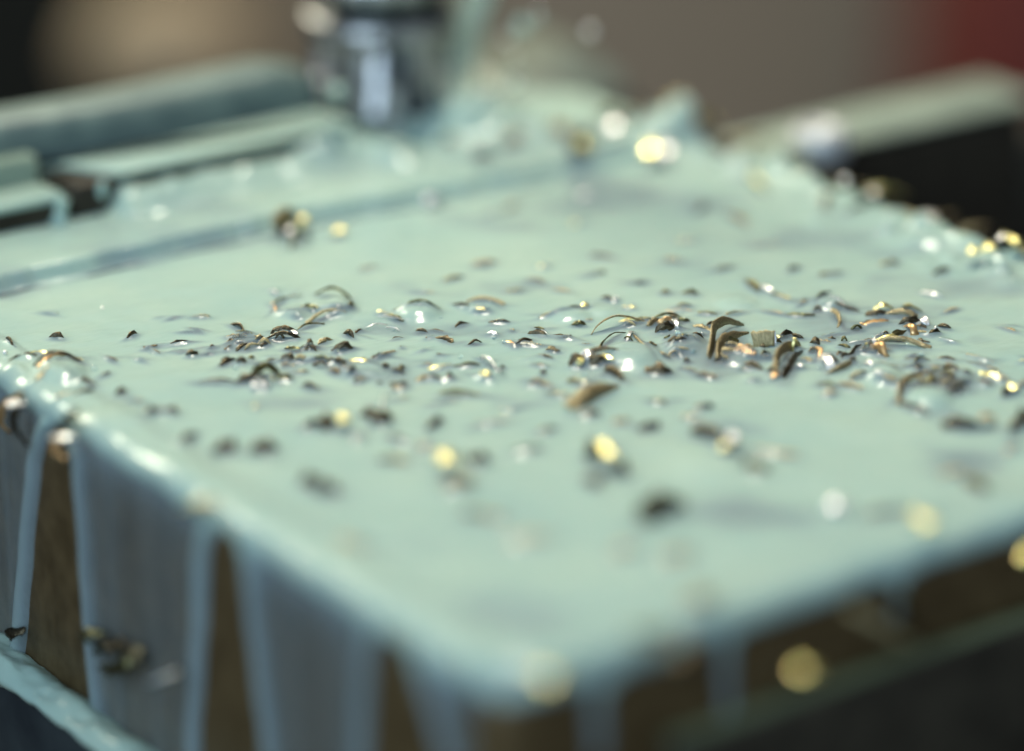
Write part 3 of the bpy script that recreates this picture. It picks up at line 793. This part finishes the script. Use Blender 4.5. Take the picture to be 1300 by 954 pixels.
    o = bpy.data.objects.new('coolant_pool', me); col.objects.link(o)
    tag(o, 'milky pale green coolant flooding the steel block and running down its sides', 'coolant')
build_coolant()

# ------------------------------------------------------------------ steel block
blk = empty('steel_block', (.06,.06,-.06))
tag(blk, 'dark brown steel workpiece block under the milky coolant, showing bare stripes on its sides', 'workpiece')
def child(o, par): 
    o.parent = par; o.matrix_parent_inverse = par.matrix_world.inverted() if False else o.matrix_parent_inverse
    o.location = Vector(o.location)-Vector(par.location); return o
child(bevel_box('body', (0,0,-.075), (XR,.172,-.0012), M['steel'], .0036, seg=5), blk)
n = 40; xs = np.linspace(.0005, XR-.001, n)
poly = [(x, float(step_y(x)), 0) for x in xs]+[(XR-.001,.150,0),(.104,.171,0),(.0005,.171,0)]
stp = prism('step', [(p[0],p[1]+.0008*(p[1] < .14),-.002) for p in poly], (0,0,.002+Z1-.0007), M['step'], .00015)
child(stp, blk)

# raised block and lower key behind the terrace
rb = empty('clamped_block', (XB+.02, YB+.01, Z1)); tag(rb, 'raised dark metal block coated with pale coolant, behind the step left of the cutting tool', 'metal block')
XE = at(425,190,Z1)[0]
XL = at(88,276,Z1)[0]; XK = at(78,278,Z1)[0]
child(bevel_box('body', (XL,YB,-.001), (XE,YB+.0085,Z1+.0047), M['black'], .0008), rb)
zc = Z1+.0045; c1 = at(140,222,zc); c2 = at(90,196,zc)
child(prism('coolant_coat', [(c1[0],YB-.0003,zc),(XE,YB-.0003,zc),(XE,YB+.0087,zc),(XL-.0003,YB+.0087,zc),(XL-.0003,c2[1],zc)], (0,0,.0010), M['pool'], .0004), rb)
kb = empty('parallel_bar', (XB-.03, YB+.005, Z1)); tag(kb, 'low dark steel bar with a coolant covered top at the far left edge', 'metal bar')
child(bevel_box('body', (XB-.075,YB,-.001), (XK,YB+.0062,Z1+.0031), M['black'], .0008), kb)
child(bevel_box('coolant_coat', (XB-.075,YB-.0003,Z1+.0028), (XK+.0002,YB+.0064,Z1+.0040), M['pool'], .0005, seg=3), kb)
# a drip down the bar, and a pale bead as the block's highlight
def drip(name, P, r, mat, parent, lobes=7):
    n = 14; V = []; Fc = []; P = np.array(P)
    for k, p in enumerate(P):
        T = P[min(k+1,len(P)-1)]-P[max(k-1,0)]; T = T/np.linalg.norm(T)
        u = np.cross(T, [0.3,1,.2]); u /= np.linalg.norm(u); w = np.cross(T, u)
        rr = r[k] if hasattr(r, '__len__') else r
        for i in range(n):
            a = 2*math.pi*i/n; V.append(p+rr*(math.cos(a)*u+math.sin(a)*w))
    for k in range(len(P)-1):
        for i in range(n): j = (i+1) % n; Fc.append((k*n+i, k*n+j, (k+1)*n+j, (k+1)*n+i))
    Fc.append(tuple(range(n))[::-1]); Fc.append(tuple((len(P)-1)*n+i for i in range(n)))
    V = np.array(V)
    if parent is not None: V = V-np.array(parent.location)
    return mesh_obj(name, V, Fc, mat, parent)
p0 = atY(79,252,YB-.0004); p1 = atY(76,284,YB-.0004)
drip('drip_and_highlight', [p0+(p1-p0)*t for t in np.linspace(0,1,8)], [.0011,.001,.0009,.0009,.0009,.001,.0012,.0014], M['pool'], kb)
p0 = atY(130,230,YB-.0006); p1 = atY(130,252,YB-.0006)
drip('drip_and_highlight', [p0+(p1-p0)*t for t in np.linspace(0,1,8)], [.0003,.0005,.0006,.0007,.0007,.0006,.0005,.0004], M['pool'], rb)  # pale bead modelled in place of the highlight on the dark corner

# rear jaw, bluish dark, behind
YJ = YB+.0100
rj = empty('rear_jaw', (.08, YJ, 0)); tag(rj, 'dark blue grey rear vise jaw crossing behind the raised block', 'vise jaw')
a = atY(-80,154,YJ); b = atY(400,88,YJ)
polyJ = [(a[0]-.05, YJ, -.04), (b[0]+.004, YJ, -.04), (b[0]+.002, YJ, b[2]-.001), (b[0]-.006, YJ, b[2]+.001), ((a[0]+b[0])/2, YJ, (a[2]+b[2])/2-.001), (a[0]-.05, YJ, a[2])]
child(prism('jaw_body', polyJ, (0,.010,0), metal('blue_grey_wet_steel', (.08,.115,.115), (.16,.21,.19), .5, .1, 120), .003), rj)

child(bevel_box('lower_lip', (XB-.075,YB+.0066,-.001), (XL-.0012,YB+.0098,Z1+.0078), plain('murky_green_film', (.19,.25,.20), (.28,.35,.28), .3, 90), .0008), rj)
# clamp arm behind, right of the tool
cl = empty('clamp_arm', atY(700,160,.178)); tag(cl, 'grey green wedge shaped clamp with a dark hollow, behind and right of the cutting tool', 'clamp')
def at_tilt(px, py, y0=.170, k=1.5):      # on a plane leaning back
    d = ray(px, py); t = (y0+k*(CAM[2]-.001)-CAM[1])/(d[1]-k*d[2]); return CAM+d*t
pc = [at_tilt(x, y) for x, y in [(632,178),(640,118),(668,92),(712,72),(742,66),(776,86),(800,104),(796,122),(764,128),(748,150),(752,178)]]
child(prism('clamp_body', pc, (.004,.016,0), plain('wet_grey_green_metal', (.11,.13,.11), (.20,.22,.19), .4, 60, .1), .0012), cl)
ph = [atY(x, y, .186) for x, y in [(742,182),(738,128),(800,122),(812,140),(806,182)]]
child(prism('hollow_shade', ph, (.003,.012,0), M['black'], .001), cl)  # black block put in as the shade of the gap under the clamp

# guide bar at right with black side, and its bolt
gb = empty('guide_bar', (.165,.13,-.01)); tag(gb, 'long dark bar with pale wet top running out right behind the block', 'machine bar')
child(bevel_box('body', (.1400,.1245,-.11), (.1955,.1375,-.0043), M['black'], .003, seg=4), gb)
child(bevel_box('coolant_coat', (.1402,.1243,-.0050), (.1957,.1372,-.0034), plain('thin_grey_green_film', (.22,.26,.22), (.31,.36,.30), .3, 80), .001, seg=4), gb)
bs = at(1040,200,-.0022)
cs = empty('cap_screw', bs); tag(cs, 'round bolt head with a bright white spot, where the bar meets the block corner', 'bolt')
child(lathe('head', [(0,.0042),(.0010,.0045),(.0034,.0044),(.0044,.0040),(.0049,.0031),(.0049,.0020),(.0038,.0018)], (bs[0],bs[1],bs[2]), metal('wet_pale_bolt_steel', (.42,.43,.43), (.66,.65,.66), .42, .35, 300, .6)), cs)
for k in range(3):
    q = bs+np.array([-.007-.0042*k, -.001+.0015*(k % 2), 0]); bpy.data
lump = drip('coolant_lump', [bs+np.array([-.004-.002*k, -.001, .0008]) for k in range(8)], [.0015,.0026,.003,.0032,.003,.0033,.0028,.0015], plain('settled_slurry', (.22,.26,.20), (.33,.38,.30), .35, 300), None)
tag(lump, 'lump of grey green slurry between the round bolt and the terrace', 'slurry')

# ledge at lower left, front vise jaw, machine bed
zl = atX(50,842,0)[2]
ld = empty('side_ledge', (-.01,.09,zl)); tag(ld, 'coolant covered ledge at the foot of the left side', 'ledge')
child(bevel_box('body', (-.0048,-.02,-.12), (-.0002,.20,zl-.0008), plain('dark_blue_wet_steel', (.018,.024,.030), (.04,.05,.055), .35, 60, .3), .001), ld)
def ledge_coat():
    ys = np.linspace(-.02,.2,420); V = []; Fc = []; prof = np.linspace(0,1,16)
    for y in ys:
        wv = fbm(y*160, 2.0); sag = .0022+.002*wv
        for t in prof:
            if t < .6: x = -.0001-.0050*t/.6; z = zl+.0012*math.sin(math.pi*t/.6*.8)+.0009*fbm(y*220, x*400)
            else: x = -.0051-.0008*math.sin((t-.6)/.4*math.pi); z = zl+.0006-sag*(t-.6)/.4
            V.append((x, y, z))
    m = len(prof)
    for k in range(len(ys)-1):
        for j in range(m-1): Fc.append((k*m+j, k*m+j+1, (k+1)*m+j+1, (k+1)*m+j))
    V = np.array(V)-np.array(ld.location)
    mesh_obj('coolant_coat', V, Fc, M['pool'], ld)
ledge_coat()
fj = empty('front_jaw', (.07,-.002,-.012)); tag(fj, 'dark olive vise jaw with a thin pale wet rim along the front side, lower right', 'vise jaw')
child(bevel_box('jaw_body', (.020,-.0034,-.12), (.20,-.0006,-.0122), M['black'], .0008), fj)
child(bevel_box('coolant_coat', (.0202,-.0028,-.0124), (.1998,-.0008,-.0116), M['pool'], .0003), fj)
fj.children[0].data.materials[0] = plain('dark_olive_wet_paint', (.07,.08,.045), (.15,.16,.09), .35, 70)
# shift the jaw body so only a narrow wet top shows
bed = bevel_box('machine_bed', (-.20,-.25,-.16), (.24,.24,-.121), M['black'], .002); tag(bed, 'dark machine bed under the vise and block', 'machine bed')
rbk = bevel_box('machine_housing', (.1965,.1262,-.16), (.36,.137,-.010), M['black'], .004); tag(rbk, 'black machine housing low at the right behind the guide bar', 'machine housing')

# ------------------------------------------------------------------ cutting tool
tb = at(486,134,Z1+.0002)
tool = empty('cutting_tool', tb); tag(tool, 'blurred silver milling cutter with ringed shank turning in the coolant jet', 'cutting tool')
def pocket(r, t, z):
    a = (t*5/(2*math.pi)+z*14) % 1.0
    return r-(.0034 if .30 < a < .72 else 0)-(.0004 if a < .08 else 0)
bd = lathe('cutter_body', [(0,0.00791),(.0004,0.00994),(.0016,0.01017),(.0018,0.01051),(.0118,0.01051),(.0120,0.00994)], tb, M['tool'], None, 160, pocket, smooth=False); child(bd, tool)
for n_, prof, m in [('core', [(.0003,0.00723),(.012,0.00723)], 'toolpocket'), ('ring', [(.0120,0.00960),(.0122,0.01164),(.0150,0.01164),(.0153,0.01040)], 'tool'),
                    ('neck', [(.0150,0.00949),(.0192,0.00949)], 'toolpocket'), ('shank', [(.0190,0.01040),(.0192,0.01186),(.0222,0.01186),(.0225,0.01107),(.0240,0.01107)], 'tool'), ('holder', [(.0236,0.01198),(.040,0.01198)], 'toolpocket')]:
    child(lathe(n_, prof, tb, M[m]), tool)
for k in range(5):
    a = 2*math.pi*k/5+.5
    q = tb+np.array([math.cos(a)*.0100, math.sin(a)*.0100, 0])
    ins = bevel_box('insert', q+np.array([-.0012,-.0012,.0002]), q+np.array([.0012,.0012,.006]), M['silver'], .0003); child(ins, tool)

# coolant jet and splash
m, nt, b = nodes('thin_milky_jet'); b.inputs['Base Color'].default_value = (.55,.70,.60,1); b.inputs['Roughness'].default_value = .15
tr = nt.nodes.new('ShaderNodeBsdfTransparent'); mx = nt.nodes.new('ShaderNodeMixShader'); nz = nt.nodes.new('ShaderNodeTexNoise'); nz.inputs['Scale'].default_value = 180
mr = nt.nodes.new('ShaderNodeMapRange'); mr.inputs['To Min'].default_value = .15; mr.inputs['To Max'].default_value = .85
nt.links.new(nz.outputs['Fac'], mr.inputs['Value']); nt.links.new(mr.outputs[0], mx.inputs[0]); nt.links.new(tr.outputs[0], mx.inputs[1]); nt.links.new(b.outputs[0], mx.inputs[2])
nt.links.new(mx.outputs[0], nt.nodes['Material Output'].inputs['Surface']); M['jet'] = m
mb_, ntb, bb = nodes('bubble_film'); bb.inputs['Base Color'].default_value = (.85,.95,.92,1); bb.inputs['Roughness'].default_value = .04
bb.inputs['Transmission Weight'].default_value = .8; bb.inputs['IOR'].default_value = 1.33; M['bubble'] = mb_
YJt = tb[1]-.004
jp = [atY(x, y, YJt) for x, y in [(640,-120),(622,-50),(606,0),(592,35),(582,70),(574,105),(572,135),(578,160)]]
jr = [.0016,.0019,.0023,.0025,.0029,.0033,.0040,.0050]
jet = drip('coolant_jet', jp, jr, M['jet'], None); tag(jet, 'pale stream of coolant pouring down beside the right of the cutting tool', 'coolant jet')
for px, py, h, r in []: pass
def blob(name, p, r, mat, sq=(1,1,1)):
    bm = bmesh.new(); bmesh.ops.create_icosphere(bm, subdivisions=3, radius=r)
    for v in bm.verts:
        f = 1+.12*math.sin(v.co.x/r*3+p[0]*900)*math.cos(v.co.y/r*3); v.co = Vector((v.co.x*sq[0]*f, v.co.y*sq[1]*f, v.co.z*sq[2]))
    me = bpy.data.meshes.new(name); bm.to_mesh(me); bm.free(); me.materials.append(mat)
    me.polygons.foreach_set('use_smooth', [True]*len(me.polygons))
    o = bpy.data.objects.new(name, me); o.location = p; col.objects.link(o); return o
for px, py, D, r, lab in [(662,33,.50,.0012,'large blurred droplet in the air right of the coolant jet'),(749,40,.50,.0007,'droplet in the air above the wedge clamp'),
      (683,15,.49,.0004,'tiny droplet high up right of the coolant jet'),(1073,229,.475,.0006,'droplet hanging by the dark gap below the round bolt'),
      (428,117,.487,.0012,'bluish droplet in front of the lower left of the cutting tool'),(130,392,.44,.00025,'tiny bright bubble on open coolant at left, near the step'),(180,400,.44,.00025,'tiny bright bubble on open coolant at left, nearer the chips'),
      (6,448,.425,.0003,'tiny bright bubble at the left edge of the view')]:
    tag(blob('coolant_droplet', atD(px, py, D), r, M['pool'] if r > .001 else M['silver']), lab, 'droplet', 'coolant droplets')

_r = random.Random(31)
for k in range(34):
    px, py = _r.gauss(600, 55), 165-abs(_r.gauss(0, 55)); D_ = _r.uniform(.485, .52)
    tag(blob('spray_droplet', atD(px, py, D_), _r.uniform(.0002, .0006), M['pool'] if k % 3 else M['silver']), 'fine droplet of spray in the air around the coolant jet', 'droplet', 'spray droplets around the coolant jet')
_r = random.Random(23)
spots = [(1012,452),(1006,446),(860,436),(870,440),(628,430),(640,437),(345,430),(1108,430),(1152,440),(1090,468),(985,452),(742,476),(560,405),(500,420),(1200,470),(940,470),(1232,500),(300,470),(690,470),(1040,470),(120,470),(880,452),(1170,452),(585,455)]
for i, (px, py) in enumerate(spots):
    p = at(px, py); z = float(sampleZ(p[0], p[1])); r = _r.uniform(.00018, .00042)
    b_ = blob('coolant_bubble', (p[0], p[1], z+r*.3), r, M['bubble'])
    tag(b_, 'tiny clear bubble riding on the coolant among the chips', 'bubble', 'tiny bubbles among the chips')
# ------------------------------------------------------------------ surroundings far behind
def upright(name, x0, x1, y0, D, depth, mat, lab, cat, r=.01, ybot=400):
    a = atD(x0, y0, D); b_ = atD(x1, y0, D); hdir = np.array([fw[0], fw[1], 0]); hdir /= np.linalg.norm(hdir)
    zt = a[2]; poly = [(a[0],a[1],-.55),(b_[0],b_[1],-.55),(b_[0],b_[1],zt),(a[0],a[1],zt)]
    o = prism(name, poly, hdir*depth, mat, r); tag(o, lab, cat); return o
upright('machine_column', -500, 148, -300, .95, .12, M['blackpaint'], 'black machine column in the far left background', 'machine column')
upright('control_cabinet', 1228, 1700, -300, 1.05, .15, M['red'], 'red cabinet blurred in the far right background', 'cabinet')
tc = atD(222, 60, .92); th = blob('machine_handwheel', tc, .020, M['tanpaint'], (1.25,1.25,.9))
tag(th, 'tan rounded casting blurred in the background left of the cutting tool', 'casting')
hd = np.array([fw[0], fw[1], 0]); hd /= np.linalg.norm(hd); pc = CAM+hd*1.25
pc0 = atD(900, 60, 1.2); w0 = pc-rt*1.5; w1 = pc+rt*1.5
wall = prism('wall', [(w0[0],w0[1],-.6),(w1[0],w1[1],-.6),(w1[0],w1[1],1.2),(w0[0],w0[1],1.2)], hd*.05, M['wall'], .005); tag(wall, 'grey brown workshop wall blurred far behind everything', 'wall')
fl = bevel_box('floor', (-1.5,-1.5,-.62), (3,3,-.601), M['floor'], .002); tag(fl, kind='structure')

# ------------------------------------------------------------------ light
w = bpy.data.worlds.new('World'); sc.world = w; w.use_nodes = True
bg = w.node_tree.nodes['Background']; bg.inputs[0].default_value = (.75,.88,1.0,1); bg.inputs[1].default_value = .14
def area(name, target, direction, dist, size, energy, color, shape='DISK'):
    l = bpy.data.lights.new(name, 'AREA'); l.shape = shape; l.size = size; l.energy = energy; l.color = color
    o = bpy.data.objects.new(name, l); d = np.array(direction, float); d /= np.linalg.norm(d)
    o.location = Vector(np.array(target)+d*dist); o.rotation_euler = Vector(-d).to_track_quat('-Z', 'Y').to_euler(); col.objects.link(o); return o
area('key_lamp', T1, KEYDIR, .44, .022, 2.1, (1.0,.94,.74))
area('window_light', T0, (-.72,-.45,.50), .9, .7, 7.6, (.60,.83,1.0))
area('back_light', (.1,.12,0), (-.1,1.0,.55), 1.0, .35, 7.6, (1.0,.98,.74))

sl = area('added_wall_fill', pc0, (-.30,-.45,.85), .55, .3, .30, (1.0,.88,.74)); sl.data.spread = math.radians(75)  # added fill that brightens the wall and cabinet, not a known fixture
sc.view_settings.view_transform = 'Standard'; sc.view_settings.look = 'None'; sc.view_settings.exposure = 0; sc.view_settings.gamma = 1
sc.cycles.use_denoising = True
sc.cycles.use_adaptive_sampling = False
sc.cycles.max_bounces = 8; sc.cycles.sample_clamp_indirect = 8
